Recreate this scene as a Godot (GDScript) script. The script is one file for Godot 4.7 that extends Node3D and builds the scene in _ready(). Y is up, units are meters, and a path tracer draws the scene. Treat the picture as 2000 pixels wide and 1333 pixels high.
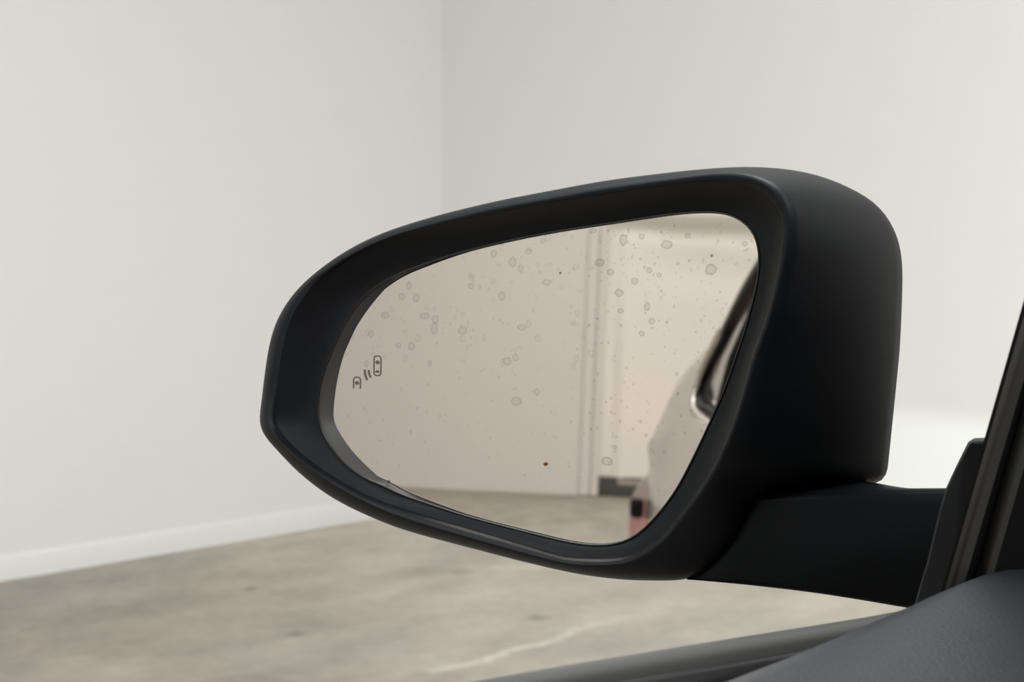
extends Node3D
# A car's left side mirror seen from the driver's seat in a white hall. Metres, y up, the car points to -z.

var materials := {}
var car: Node3D

# Outlines of the mirror head, in millimetres on the glass's own axes (u to the car, v up, n to the viewer).
const GLASS := [-92.6, -18.2, -0.0, -92.2, -21.3, 0.0, -88.9, -26.6, -0.0, -83.2, -33.0, 0.0, -76.1, -38.8, 0.0, -68.5, -44.0, 0.0, -62.2, -47.6, 0.0, -49.7, -52.3, 0.0, -29.7, -57.3, 0.0, -9.6, -61.2, -0.0, 10.3, -63.8, -0.0, 22.4, -63.9, 0.0, 33.4, -62.0, 0.0, 41.9, -58.0, 0.0, 49.8, -49.9, 0.0, 56.6, -40.3, 0.0, 62.4, -29.1, 0.0, 68.4, -15.4, 0.0, 73.9, -1.5, 0.0, 78.8, 14.5, 0.0, 81.9, 24.6, 0.0, 84.2, 35.8, 0.0, 84.9, 46.7, -0.0, 83.7, 53.7, 0.0, 80.9, 60.1, 0.0, 76.3, 64.0, 0.0, 69.8, 65.8, 0.0, 61.6, 66.6, -0.0, 45.1, 65.4, 0.0, 23.2, 62.0, 0.0, 0.7, 58.0, -0.0, -18.2, 54.2, 0.0, -35.4, 50.1, -0.0, -48.5, 45.6, 0.0, -58.4, 41.1, 0.0, -64.4, 37.2, -0.0, -71.1, 31.2, 0.0, -77.4, 24.2, -0.0, -82.8, 16.8, 0.0, -86.4, 10.2, 0.0, -88.7, 4.2, 0.0, -90.4, -1.6, 0.0, -91.9, -9.8, 0.0]
const BEZEL_EDGE := [-96.9, -17.5, 4.7, -96.8, -12.0, 4.7, -95.3, -4.0, 4.7, -92.4, 3.6, 4.7, -87.9, 13.1, 4.7, -85.0, 18.4, 4.7, -80.0, 25.8, 4.4, -73.7, 31.6, 4.0, -67.1, 35.9, 3.5, -60.6, 39.0, 3.0, -54.6, 41.1, 2.5, -46.3, 44.0, 1.9, -33.6, 47.8, 1.2, -17.6, 51.5, 1.2, 1.3, 55.1, 1.2, 23.8, 58.5, 1.2, 45.6, 61.7, 1.2, 53.4, 62.5, 1.2, 62.1, 62.9, 1.2, 69.5, 62.1, 1.2, 74.7, 59.6, 1.2, 78.2, 56.4, 1.2, 80.3, 52.0, 1.2, 81.2, 46.6, 1.2, 81.1, 42.3, 1.2, 80.2, 35.7, 1.2, 77.4, 23.6, 1.2, 74.3, 13.4, 1.2, 69.5, -0.9, 1.2, 64.1, -13.7, 1.2, 57.9, -27.3, 1.2, 52.3, -38.1, 1.2, 45.9, -47.2, 1.2, 38.7, -54.9, 1.2, 31.9, -59.1, 1.2, 22.8, -61.0, 1.2, 11.3, -60.9, 1.2, -4.4, -58.8, 1.2, -28.1, -55.1, 1.2, -41.1, -52.4, 1.7, -60.1, -47.7, 3.1, -67.2, -44.9, 3.6, -76.5, -41.9, 4.3, -84.6, -36.9, 4.7, -91.0, -30.6, 4.7, -95.4, -23.5, 4.7]
const CREASE := [-111.8, -21.8, 13.0, -111.7, -14.5, 13.0, -110.9, -6.3, 13.0, -108.6, 7.9, 13.0, -106.2, 16.7, 13.0, -102.3, 24.3, 13.0, -96.1, 31.7, 13.0, -88.6, 37.6, 13.0, -77.3, 44.4, 13.0, -67.3, 49.2, 13.0, -52.9, 53.9, 13.0, -31.3, 58.9, 13.0, 6.1, 65.5, 13.0, 39.9, 70.3, 13.0, 59.0, 72.5, 13.0, 68.4, 73.0, 13.0, 77.8, 72.4, 13.0, 84.1, 70.4, 13.0, 88.6, 66.2, 13.0, 91.4, 62.0, 13.0, 92.4, 57.2, 13.0, 92.3, 50.8, 13.0, 91.0, 40.2, 13.0, 88.0, 26.8, 13.0, 82.9, 11.5, 13.0, 78.9, -4.0, 13.0, 73.6, -19.1, 12.6, 65.5, -33.1, 8.7, 54.2, -48.0, 6.0, 47.2, -56.2, 6.0, 37.6, -62.5, 6.0, 28.7, -64.8, 6.0, 13.4, -65.7, 6.0, 6.2, -64.8, 6.0, -12.8, -61.4, 6.0, -32.2, -57.9, 6.0, -52.2, -54.0, 6.0, -72.0, -49.1, 7.0, -91.4, -39.9, 9.8, -104.0, -30.8, 12.4, -109.6, -25.2, 13.0]
const LIP := [-114.2, -19.6, 14.7, -114.7, -10.6, 13.0, -113.2, -0.3, 13.0, -111.0, 9.9, 13.0, -107.8, 18.5, 13.0, -104.2, 25.5, 13.0, -97.8, 33.0, 13.0, -88.4, 39.2, 14.3, -76.6, 45.7, 15.0, -62.9, 51.8, 14.2, -43.6, 57.4, 13.4, -18.5, 63.1, 13.4, 6.2, 67.3, 13.4, 28.2, 70.9, 13.4, 51.5, 73.9, 13.4, 65.7, 75.6, 13.4, 74.1, 76.0, 13.4, 81.8, 74.9, 15.1, 89.6, 71.6, 17.0, 94.0, 67.2, 17.0, 95.8, 62.2, 17.0, 96.0, 55.2, 17.0, 95.5, 48.7, 17.0, 93.7, 40.2, 17.0, 90.8, 26.9, 17.0, 85.8, 11.4, 17.0, 81.6, -4.3, 17.0, 76.4, -19.5, 16.4, 68.4, -33.8, 12.4, 57.3, -48.8, 10.0, 50.2, -57.3, 10.0, 40.2, -64.1, 10.0, 30.3, -66.9, 10.0, 15.1, -67.9, 10.0, -0.4, -66.0, 10.0, -17.3, -63.2, 10.0, -50.0, -57.3, 10.0, -66.9, -53.0, 10.0, -83.1, -46.2, 11.9, -95.7, -38.2, 14.2, -104.0, -31.1, 16.2, -110.9, -25.4, 16.7]
const WIDEST := [-123.1, -20.2, 4.0, -122.5, -14.6, 4.0, -121.3, -3.3, 4.0, -119.6, 7.3, 4.0, -117.2, 15.8, 4.0, -113.1, 23.3, 4.0, -106.1, 31.5, 4.0, -96.3, 39.3, 4.0, -83.9, 47.0, 4.0, -68.9, 53.8, 4.0, -48.9, 59.9, 4.0, -23.5, 65.9, 3.0, 1.3, 70.5, 2.0, 22.9, 74.3, 0.0, 45.7, 77.2, -3.0, 58.7, 78.8, -8.0, 65.5, 79.7, -14.0, 72.4, 80.3, -20.0, 84.1, 79.7, -30.0, 94.2, 77.3, -36.0, 102.9, 73.5, -41.0, 109.6, 69.5, -45.0, 114.8, 63.9, -48.0, 118.3, 57.2, -50.0, 119.7, 51.5, -52.0, 120.5, 44.1, -53.0, 120.7, 32.6, -53.0, 120.5, 18.2, -53.0, 120.2, 10.5, -53.0, 119.1, -13.8, -50.0, 118.7, -27.6, -47.0, 118.7, -33.1, -45.0, 117.8, -34.9, -43.0, 114.9, -36.7, -42.0, 102.8, -38.1, -38.0, 90.5, -39.2, -26.0, 80.7, -41.2, -15.0, 76.7, -49.2, -9.0, 71.7, -58.2, -6.0, 66.7, -64.4, -4.0, 61.6, -68.3, -2.0, 56.4, -70.9, 0.0, 41.4, -72.7, -0.6, 29.6, -73.5, -2.2, 13.4, -73.1, -4.0, -6.0, -70.7, -3.0, -23.3, -68.2, -3.0, -56.7, -63.1, -3.0, -73.9, -58.9, -3.0, -91.1, -52.5, -2.2, -104.0, -44.1, 0.4, -113.3, -35.2, 3.0, -120.1, -28.1, 4.0, -122.7, -23.9, 4.0]
# Dried water drops on the glass: u, v, half width, half height.
const DROPS := [29.0, 52.6, 1.5, 2.1, 45.8, 50.9, 2.0, 1.5, 36.1, 53.8, 1.1, 1.0, 53.8, 54.2, 1.1, 1.0, 75.3, 51.6, 0.9, 1.0, 62.9, 42.3, 2.0, 2.1, 39.3, 41.5, 1.1, 1.0, 33.8, 37.5, 1.3, 1.2, 27.8, 33.0, 1.8, 1.3, 24.2, 40.5, 1.3, 1.2, 19.8, 44.0, 1.8, 1.5, 38.8, 28.2, 1.1, 1.5, 28.5, 26.4, 1.1, 1.0, 37.0, 18.3, 1.1, 1.0, 40.8, 23.0, 1.1, 1.2, 43.2, 39.8, 0.9, 0.8, 50.3, 44.1, 0.7, 0.6, 24.6, -29.5, 2.0, 1.7, -15.7, 43.6, 1.5, 1.9, -12.2, 41.3, 1.1, 1.5, -23.6, 46.6, 1.3, 1.5, -19.8, 30.5, 1.3, 1.7, -36.2, 17.0, 2.0, 1.5, -48.3, 17.5, 1.5, 2.3, -47.8, 20.9, 1.5, 1.5, -11.2, 19.1, 1.8, 1.2, -16.9, 5.9, 1.8, 1.5, -13.7, 7.6, 1.1, 1.3, -70.0, 21.8, 1.8, 1.3, -76.1, 14.4, 1.1, 1.5, -62.8, 29.4, 1.5, 1.3, -56.4, 29.0, 1.5, 1.7, -59.8, 33.5, 1.3, 1.3, -58.2, 10.1, 1.5, 1.5, -63.9, 10.2, 1.3, 1.0, -32.9, 34.1, 1.3, 1.0, -1.3, 36.2, 1.8, 1.2, -3.3, 51.7, 1.1, 1.0, -9.2, 47.7, 1.3, 1.0, -52.6, 22.1, 2.2, 1.2, -78.0, 2.6, 0.9, 1.5, -50.1, 3.7, 0.9, 1.2, 16.9, 55.7, 1.3, 1.0, -12.9, -9.1, 2.0, 1.7, -4.7, -5.2, 1.3, 1.2]


func _ready() -> void:
	# camera
	var cam := Camera3D.new()
	cam.name = "camera"
	add_child(cam)
	cam.position = Vector3(0, 1.15, 0)
	cam.rotation = Vector3(-atan(288.5 / 3376.0), deg_to_rad(46), 0)
	cam.near = 0.02
	cam.far = 60.0
	var lens := CameraAttributesPhysical.new()
	lens.frustum_focal_length = 12.0 / (666.5 / 3376.0)
	lens.frustum_focus_distance = 0.66
	lens.frustum_near = 0.02
	lens.frustum_far = 60.0
	lens.exposure_aperture = 24.0
	cam.attributes = lens
	cam.fov = rad_to_deg(2.0 * atan(666.5 / 3376.0))
	cam.current = true
	# environment and exposure
	var env := Environment.new()
	env.background_mode = Environment.BG_COLOR
	env.background_color = Color(0.75, 0.76, 0.77)
	env.tonemap_mode = Environment.TONE_MAPPER_LINEAR
	env.tonemap_exposure = 1.0
	env.sdfgi_enabled = true
	env.ssao_enabled = true
	env.ssil_enabled = true
	var we := WorldEnvironment.new()
	we.name = "environment"
	we.environment = env
	add_child(we)
	# lamps in the ceiling
	make_materials()
	for k in 4:
		for side in [-1, 1]:
			ceiling_lamp(Vector3(1.0 + 1.75 * side, 3.56, -1.0 + 3.6 * k), k, side)
	build_hall()
	build_car()


# ---------- helpers ----------
func numbered_add(o: Node3D, called: String, parent: Node) -> void:
	o.name = called
	parent.add_child(o, true)
	var n := String(o.name)
	if n != called:
		o.name = "%s_%03d" % [called, int(n.trim_prefix(called))]


func thing(called: String, label: String, category: String, group := "") -> Node3D:
	var o := Node3D.new()
	numbered_add(o, called, self)
	tag(o, label, category, group)
	return o


func tag(o: Node3D, label: String, category := "", group := "") -> void:
	if label:
		o.set_meta("label", label)
	if category:
		o.set_meta("category", category)
	if group:
		o.set_meta("group", group)


func part(called: String, parent: Node, label := "") -> Node3D:
	var o := Node3D.new()
	numbered_add(o, called, parent)
	tag(o, label)
	return o


func put(called: String, m: Mesh, mat: Material, parent: Node = self, label := "") -> MeshInstance3D:
	var o := MeshInstance3D.new()
	o.mesh = m
	o.material_override = mat
	o.cast_shadow = GeometryInstance3D.SHADOW_CASTING_SETTING_ON
	numbered_add(o, called, parent)
	tag(o, label)
	return o


func structure(called: String, m: Mesh, mat: Material) -> MeshInstance3D:
	var o := put(called, m, mat)
	o.set_meta("kind", "structure")
	return o


func box_into(st: SurfaceTool, lo: Vector3, hi: Vector3, bevel := 0.0) -> void:
	# a box with chamfered edges: three stacked outlines per side
	var b := minf(bevel, 0.49 * minf(hi.x - lo.x, minf(hi.y - lo.y, hi.z - lo.z)))
	var ring := func(y: float, d: float) -> PackedVector3Array:
		var x0 := lo.x + d
		var x1 := hi.x - d
		var z0 := lo.z + d
		var z1 := hi.z - d
		return PackedVector3Array([Vector3(x0 + b, y, z0), Vector3(x1 - b, y, z0), Vector3(x1, y, z0 + b), Vector3(x1, y, z1 - b), Vector3(x1 - b, y, z1), Vector3(x0 + b, y, z1), Vector3(x0, y, z1 - b), Vector3(x0, y, z0 + b)])
	var rows := [ring.call(lo.y, b), ring.call(lo.y + b, 0.0), ring.call(hi.y - b, 0.0), ring.call(hi.y, b)]
	grid_into(st, rows, true, (lo + hi) / 2.0, -1)
	fan_into(st, rows[0], (lo + hi) / 2.0, -1)
	fan_into(st, rows[3], (lo + hi) / 2.0, -1)


func box(lo: Vector3, hi: Vector3, bevel := 0.0) -> ArrayMesh:
	var st := start()
	box_into(st, lo, hi, bevel)
	return finish(st)


func start() -> SurfaceTool:
	var st := SurfaceTool.new()
	st.begin(Mesh.PRIMITIVE_TRIANGLES)
	return st


func finish(st: SurfaceTool) -> ArrayMesh:
	st.generate_normals()
	return st.commit()


# One triangle, turned so that its front looks away from «inside» or, with toward, to it.
func tri(st: SurfaceTool, a: Vector3, b: Vector3, c: Vector3, flip: bool) -> void:
	st.add_vertex(a)
	st.add_vertex(c if flip else b)
	st.add_vertex(b if flip else c)


# Rows of points joined into a skin. group 0 is smooth, -1 is faceted.
func grid_into(st: SurfaceTool, rows: Array, closed: bool, inside: Vector3, group := 0) -> void:
	st.set_smooth_group(group)
	var n: int = rows[0].size()
	var last := n if closed else n - 1
	var turn := 0.0
	for i in rows.size() - 1:
		for j in last:
			var a: Vector3 = rows[i][j]
			var b: Vector3 = rows[i][(j + 1) % n]
			var c: Vector3 = rows[i + 1][(j + 1) % n]
			var d: Vector3 = rows[i + 1][j]
			turn += (c - a).cross(d - b).dot((a + c) / 2.0 - inside)
	var flip := turn > 0.0
	for i in rows.size() - 1:
		for j in last:
			var a: Vector3 = rows[i][j]
			var b: Vector3 = rows[i][(j + 1) % n]
			var c: Vector3 = rows[i + 1][(j + 1) % n]
			var d: Vector3 = rows[i + 1][j]
			tri(st, a, b, c, flip)
			tri(st, a, c, d, flip)


func fan_into(st: SurfaceTool, ring: PackedVector3Array, inside: Vector3, group := 0) -> void:
	st.set_smooth_group(group)
	var mid := Vector3.ZERO
	for p in ring:
		mid += p
	mid /= ring.size()
	var turn := 0.0
	for j in ring.size():
		turn += (ring[j] - mid).cross(ring[(j + 1) % ring.size()] - mid).dot(mid - inside)
	for j in ring.size():
		tri(st, mid, ring[j], ring[(j + 1) % ring.size()], turn > 0.0)


# A plate: a flat outline with a thickness «back» and a bevel along its front edge.
func plate_into(st: SurfaceTool, outline: PackedVector3Array, back: Vector3, bevel: float) -> void:
	var n := outline.size()
	var mid := Vector3.ZERO
	for p in outline:
		mid += p
	mid /= n
	var depth := back.normalized()
	var inset := PackedVector3Array()
	var low := PackedVector3Array()
	var half := PackedVector3Array()
	var rear := PackedVector3Array()
	for j in n:
		var e0 := (outline[j] - outline[(j + n - 1) % n]).normalized()
		var e1 := (outline[(j + 1) % n] - outline[j]).normalized()
		var across := (e0 + e1).normalized().cross(depth).normalized()
		if across.dot(mid - outline[j]) < 0.0:
			across = -across
		inset.append(outline[j] + across * bevel)
		half.append(outline[j] + across * bevel * 0.3 + depth * bevel * 0.3)
		low.append(outline[j] + depth * bevel)
		rear.append(outline[j] + back)
	grid_into(st, [inset, half, low, rear], true, mid + back * 0.5)
	st.set_smooth_group(1)
	var basis_x := (outline[1] - outline[0]).normalized()
	var basis_y := depth.cross(basis_x).normalized()
	for side in 2:
		var ring: PackedVector3Array = inset if side == 0 else rear
		var flat := PackedVector2Array()
		for p in ring:
			flat.append(Vector2((p - mid).dot(basis_x), (p - mid).dot(basis_y)))
		var t := Geometry2D.triangulate_polygon(flat)
		for k in range(0, t.size(), 3):
			var a := ring[t[k]]
			var b := ring[t[k + 1]]
			var c := ring[t[k + 2]]
			var wanted := -depth if side == 0 else depth
			tri(st, a, b, c, (b - a).cross(c - a).dot(wanted) > 0.0)


func tube_into(st: SurfaceTool, path: PackedVector3Array, r: float, closed := false, sides := 10) -> void:
	var rows := []
	var n := path.size()
	var first := (path[1] - path[0]).normalized()
	var across := first.cross(Vector3(0.31, 0.55, 0.77)).normalized()
	if closed:
		across = Vector3(0, 0, 1)
	for i in n:
		var before := path[(i + n - 1) % n] if closed else path[maxi(i - 1, 0)]
		var after := path[(i + 1) % n] if closed else path[mini(i + 1, n - 1)]
		var t := (after - before).normalized()
		across = (across - t * across.dot(t)).normalized()
		var x := across
		var y := t.cross(x)
		var ring := PackedVector3Array()
		for k in sides:
			ring.append(path[i] + (x * cos(TAU * k / sides) + y * sin(TAU * k / sides)) * r)
		rows.append(ring)
	if closed:
		rows.append(rows[0])
	for i in rows.size() - 1:
		grid_into(st, [rows[i], rows[i + 1]], true, (path[i] + path[(i + 1) % n]) / 2.0)
	if not closed:
		fan_into(st, rows[0], path[1], 1)
		fan_into(st, rows[-1], path[-2], 1)


func smooth_path(points: Array, each := 6) -> PackedVector3Array:
	var out := PackedVector3Array()
	var n := points.size()
	for i in n - 1:
		for k in each:
			out.append(spline(points[maxi(i - 1, 0)], points[i], points[i + 1], points[mini(i + 2, n - 1)], float(k) / each))
	out.append(points[n - 1])
	return out


func spline(a: Vector3, b: Vector3, c: Vector3, d: Vector3, t: float) -> Vector3:
	return b.cubic_interpolate(c, a, d, t)


# Values at stations, read between them.
func along(stations: Array, at: float) -> float:
	for i in stations.size() - 1:
		if at <= stations[i + 1][0] or i == stations.size() - 2:
			var t: float = clampf(inverse_lerp(stations[i][0], stations[i + 1][0], at), 0.0, 1.0)
			var a: float = stations[maxi(i - 1, 0)][1]
			var d: float = stations[mini(i + 2, stations.size() - 1)][1]
			return cubic_interpolate(stations[i][1], stations[i + 1][1], a, d, t)
	return 0.0


# ---------- materials ----------
func stuff(called: String, color: Color, rough: float, spec := 0.5) -> StandardMaterial3D:
	var m := StandardMaterial3D.new()
	m.resource_name = called
	m.albedo_color = color
	m.roughness = rough
	m.metallic_specular = spec
	materials[called] = m
	return m


func noise(frequency: float, octaves: int, n_seed: int) -> FastNoiseLite:
	var f := FastNoiseLite.new()
	f.noise_type = FastNoiseLite.TYPE_SIMPLEX_SMOOTH
	f.frequency = frequency
	f.fractal_octaves = octaves
	f.seed = n_seed
	return f


func grain(m: StandardMaterial3D, frequency: float, scale: float, depth: float, n_seed: int) -> void:
	var t := NoiseTexture2D.new()
	t.width = 512
	t.height = 512
	t.seamless = true
	t.noise = noise(frequency, 3, n_seed)
	t.as_normal_map = true
	t.bump_strength = 4.0
	m.normal_enabled = true
	m.normal_texture = t
	m.normal_scale = depth
	m.uv1_triplanar = true
	m.uv1_scale = Vector3.ONE * scale


func make_materials() -> void:
	grain(stuff("black_plastic", Color(0.052, 0.062, 0.077), 0.5, 0.33), 0.12, 24.0, 0.10, 3)
	stuff("smooth_black", Color(0.09, 0.093, 0.10), 0.32, 0.5)
	stuff("surround_black", Color(0.29, 0.285, 0.28), 0.45, 0.4)
	stuff("seal_rubber", Color(0.24, 0.236, 0.232), 0.62, 0.45)
	stuff("shaded_black", Color(0.03, 0.035, 0.045), 0.5, 0.17)  # darker copy of the housing plastic: shade beside the car is in the colour
	stuff("matte_black", Color(0.16, 0.162, 0.168), 0.6, 0.35)
	stuff("rubber", Color(0.30, 0.295, 0.285), 0.6, 0.4)
	stuff("deep_black", Color(0.04, 0.04, 0.045), 0.7, 0.3)
	grain(stuff("leather_grain", Color(0.14, 0.148, 0.16), 0.55, 0.4), 0.045, 20.0, 0.28, 11)
	var paint := stuff("paint", Color(0.55, 0.475, 0.46), 0.3, 0.5)
	paint.metallic = 0.35
	paint.clearcoat_enabled = true
	paint.clearcoat = 0.8
	paint.clearcoat_roughness = 0.06
	var chrome := stuff("trim_metal", Color(0.72, 0.70, 0.68), 0.25)
	chrome.metallic = 0.9
	var glass := stuff("tinted_glass", Color(0.3, 0.295, 0.285, 0.8), 0.05, 0.9)
	glass.transparency = BaseMaterial3D.TRANSPARENCY_ALPHA
	var lens := stuff("red_lens", Color(0.72, 0.53, 0.52), 0.15)
	lens.emission_enabled = true
	lens.emission = Color(1.0, 0.25, 0.25)
	lens.emission_energy_multiplier = 0.03
	var wall := stuff("wall_paint", Color(0.937, 0.932, 0.926), 0.85, 0.3)
	grain(wall, 0.02, 0.6, 0.06, 5)
	stuff("wall_board", Color(0.86, 0.85, 0.835), 0.8, 0.3)  # darker than the curtain: the weaker light here is put into the colour
	var cloth := stuff("tarpaulin", Color(0.93, 0.92, 0.895), 0.5, 0.4)
	grain(cloth, 0.01, 0.5, 0.12, 8)
	stuff("skirting", Color(0.942, 0.937, 0.93), 0.75)
	stuff("ceiling_paint", Color(0.93, 0.93, 0.92), 0.9)
	stuff("tyre", Color(0.08, 0.08, 0.08), 0.85)
	var glow := stuff("lamp_panel", Color(0.95, 0.95, 0.95), 0.5)
	glow.emission_enabled = true
	glow.emission = Color(1.0, 0.985, 0.96)
	glow.emission_energy_multiplier = 1.2
	var head := stuff("lamp_lens", Color(0.9, 0.92, 0.95), 0.1)
	head.emission_enabled = true
	head.emission = Color(0.95, 1.0, 0.98)
	head.emission_energy_multiplier = 1.5
	stuff("ink", Color(0.40, 0.365, 0.34), 0.6, 0.3)
	stuff("dirt", Color(0.5, 0.29, 0.2), 0.9, 0.2)
	floor_material()
	mirror_material()


func floor_material() -> void:
	# poured concrete: blotches of several sizes, pits, pale scuffs. One texel is a centimetre.
	var w := 1000
	var h := 1720
	var im := Image.create(w, h, false, Image.FORMAT_RGB8)
	var big := noise(0.006, 3, 21)
	var mid := noise(0.03, 4, 22)
	var fine := noise(0.16, 2, 23)
	for y in h:
		for x in w:
			var s := 0.035 * big.get_noise_2d(x, y) + 0.075 * mid.get_noise_2d(x * 1.2, y * 0.7) + 0.03 * fine.get_noise_2d(x, y)
			var warm := 0.009 * big.get_noise_2d(x + 700, y)
			var v := 0.628 + s + 0.14 * smoothstep(215.0, 60.0, y - 0.12 * x + 12.0 * mid.get_noise_2d(y, x))  # paler toward the front: headlamp light on the floor is painted in
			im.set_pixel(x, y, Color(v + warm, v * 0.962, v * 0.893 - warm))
	var rng := RandomNumberGenerator.new()
	rng.seed = 77
	# scuffs, as points of a stroke in metres (x, z)
	for stroke in [[Vector2(-3.09, -2.70), Vector2(-3.06, -2.86), Vector2(-3.09, -2.98), Vector2(-3.07, -3.10), Vector2(-3.12, -3.26), Vector2(-3.11, -3.46)], [Vector2(-3.9, -3.55), Vector2(-3.75, -3.7), Vector2(-3.7, -3.9)]]:
		for i in stroke.size() - 1:
			for k in 26:
				var q: Vector2 = stroke[i].lerp(stroke[i + 1], k / 26.0)
				blot(im, q + Vector2(rng.randf_range(-0.012, 0.012), 0), 0.014 + 0.008 * rng.randf(), Color(0.88, 0.86, 0.81), 0.34)
	for pit in [Vector2(-3.84, -3.49), Vector2(-3.28, -3.28), Vector2(-3.6, -2.7), Vector2(-4.1, -2.9)]:
		for k in 5:
			blot(im, pit + Vector2(rng.randf_range(-0.02, 0.02), rng.randf_range(-0.03, 0.03)), 0.022, Color(0.42, 0.40, 0.36), 0.22)
	for k in 240:
		blot(im, Vector2(rng.randf_range(-4.6, 4.6), rng.randf_range(-4.1, 12.0)), rng.randf_range(0.02, 0.09), Color(0.60, 0.57, 0.51), rng.randf_range(0.08, 0.3))
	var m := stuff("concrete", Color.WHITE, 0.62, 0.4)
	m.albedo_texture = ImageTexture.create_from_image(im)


func blot(im: Image, at: Vector2, r: float, c: Color, strength: float) -> void:
	var px := (at.x + 4.75) * 100.0
	var py := (at.y + 4.25) * 100.0
	var pr := r * 100.0
	for y in range(int(py - pr) - 1, int(py + pr) + 2):
		for x in range(int(px - pr) - 1, int(px + pr) + 2):
			if x < 0 or y < 0 or x >= im.get_width() or y >= im.get_height():
				continue
			var d := Vector2(x - px, y - py).length() / pr
			var s := strength * smoothstep(1.1, 0.3, d)
			if s > 0.0:
				im.set_pixel(x, y, im.get_pixel(x, y).lerp(c, s))


func mirror_material() -> void:
	# silvered glass with dried drops: each is a faint disc with a darker, uneven rim
	var w := 1536
	var h := 1024
	var im := Image.create(w, h, false, Image.FORMAT_RGB8)
	im.fill(Color.WHITE)
	var rng := RandomNumberGenerator.new()
	rng.seed = 4
	var wob := noise(0.5, 2, 9)
	for k in 70:
		drop(im, rng.randf_range(-85, 20), rng.randf_range(5, 62), rng.randf_range(0.6, 1.4), rng.randf_range(0.6, 1.6), 0.045, wob, k)
	for k in 520:
		var r := rng.randf_range(0.14, 0.5)
		drop(im, rng.randf_range(-92, 85), rng.randf_range(-40, 66), r, r * rng.randf_range(0.8, 1.6), rng.randf_range(0.03, 0.10), wob, 100 + k)
	for k in 220:
		var r := rng.randf_range(0.15, 0.55)
		drop(im, rng.randf_range(15, 84), rng.randf_range(-25, 62), r, r * rng.randf_range(0.8, 1.4), rng.randf_range(0.05, 0.16), wob, 900 + k)
	for i in range(0, DROPS.size(), 4):
		drop(im, DROPS[i], DROPS[i + 1], DROPS[i + 2], DROPS[i + 3], 0.12 if DROPS[i] > 15 else 0.085, wob, 2000 + i)
	for d in [Vector2(4.07, 39.8), Vector2(62.96, 47.16)]:
		drop(im, d.x, d.y, 0.45, 0.45, 0.6, wob, 5)
	var m := stuff("mirror_silver", Color(0.93, 0.905, 0.875), 0.012)
	m.metallic = 1.0
	m.albedo_texture = ImageTexture.create_from_image(im)


func drop(im: Image, u: float, v: float, ru: float, rv: float, strength: float, wob: FastNoiseLite, salt: int) -> void:
	var s := 8.0  # texels a millimetre
	var px := (u + 96.0) * s
	var py := (68.0 - v) * s
	var reach := maxf(ru, rv) * s * 1.5
	for y in range(maxi(0, int(py - reach)), mini(im.get_height(), int(py + reach) + 1)):
		for x in range(maxi(0, int(px - reach)), mini(im.get_width(), int(px + reach) + 1)):
			var q := Vector2((x - px) / (ru * s), (y - py) / (rv * s))
			var bend := 1.0 + 0.22 * wob.get_noise_3d(q.normalized().x * 1.4, q.normalized().y * 1.4, salt * 3.7)
			var d := q.length() / bend
			if d > 1.15:
				continue
			var edge := exp(-pow((d - 0.9) / 0.16, 2.0))
			var k := strength * (edge + 0.5 * smoothstep(1.05, 0.85, d))
			var c := im.get_pixel(x, y)
			im.set_pixel(x, y, Color(c.r * (1.0 - k), c.g * (1.0 - k), c.b * (1.0 - k)))


# ---------- the hall ----------
func ceiling_lamp(at: Vector3, row: int, side: int) -> void:
	var where := ["over the car's bonnet", "over the car's tail", "behind the parked car", "near the rear curtain"][row] as String
	var t := thing("ceiling_light", "white ceiling light panel %s, %s" % [where, "driver's side" if side < 0 else "passenger side"], "ceiling light", "ceiling light panels")
	t.position = at
	put("frame", frame_mesh(1.32, 2.02, 0.05), materials.skirting, t)
	put("diffuser", box(Vector3(-0.64, 0.012, -0.99), Vector3(0.64, 0.03, 0.99), 0.004), materials.lamp_panel, t)
	var l := AreaLight3D.new()
	l.name = "lamp_light"
	t.add_child(l)
	l.position = Vector3(0, -0.01, 0)
	l.rotation = Vector3(-PI / 2, 0, 0)
	l.area_size = Vector2(1.26, 1.96)
	l.light_color = Color(0.968, 0.985, 1.0)
	l.light_energy = [10.3, 9.3, 6.6, 4.8][row]
	l.area_range = 30.0
	l.shadow_enabled = true


func frame_mesh(w: float, d: float, t: float) -> ArrayMesh:
	var st := start()
	for s in [-1, 1]:
		var x: float = s * (w - t) / 2.0
		box_into(st, Vector3(x - t / 2, 0, -d / 2), Vector3(x + t / 2, 0.04, d / 2), 0.004)
		var z: float = s * (d - t) / 2.0
		box_into(st, Vector3(-w / 2 + t, 0, z - t / 2), Vector3(w / 2 - t, 0.04, z + t / 2), 0.004)
	return finish(st)


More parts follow.
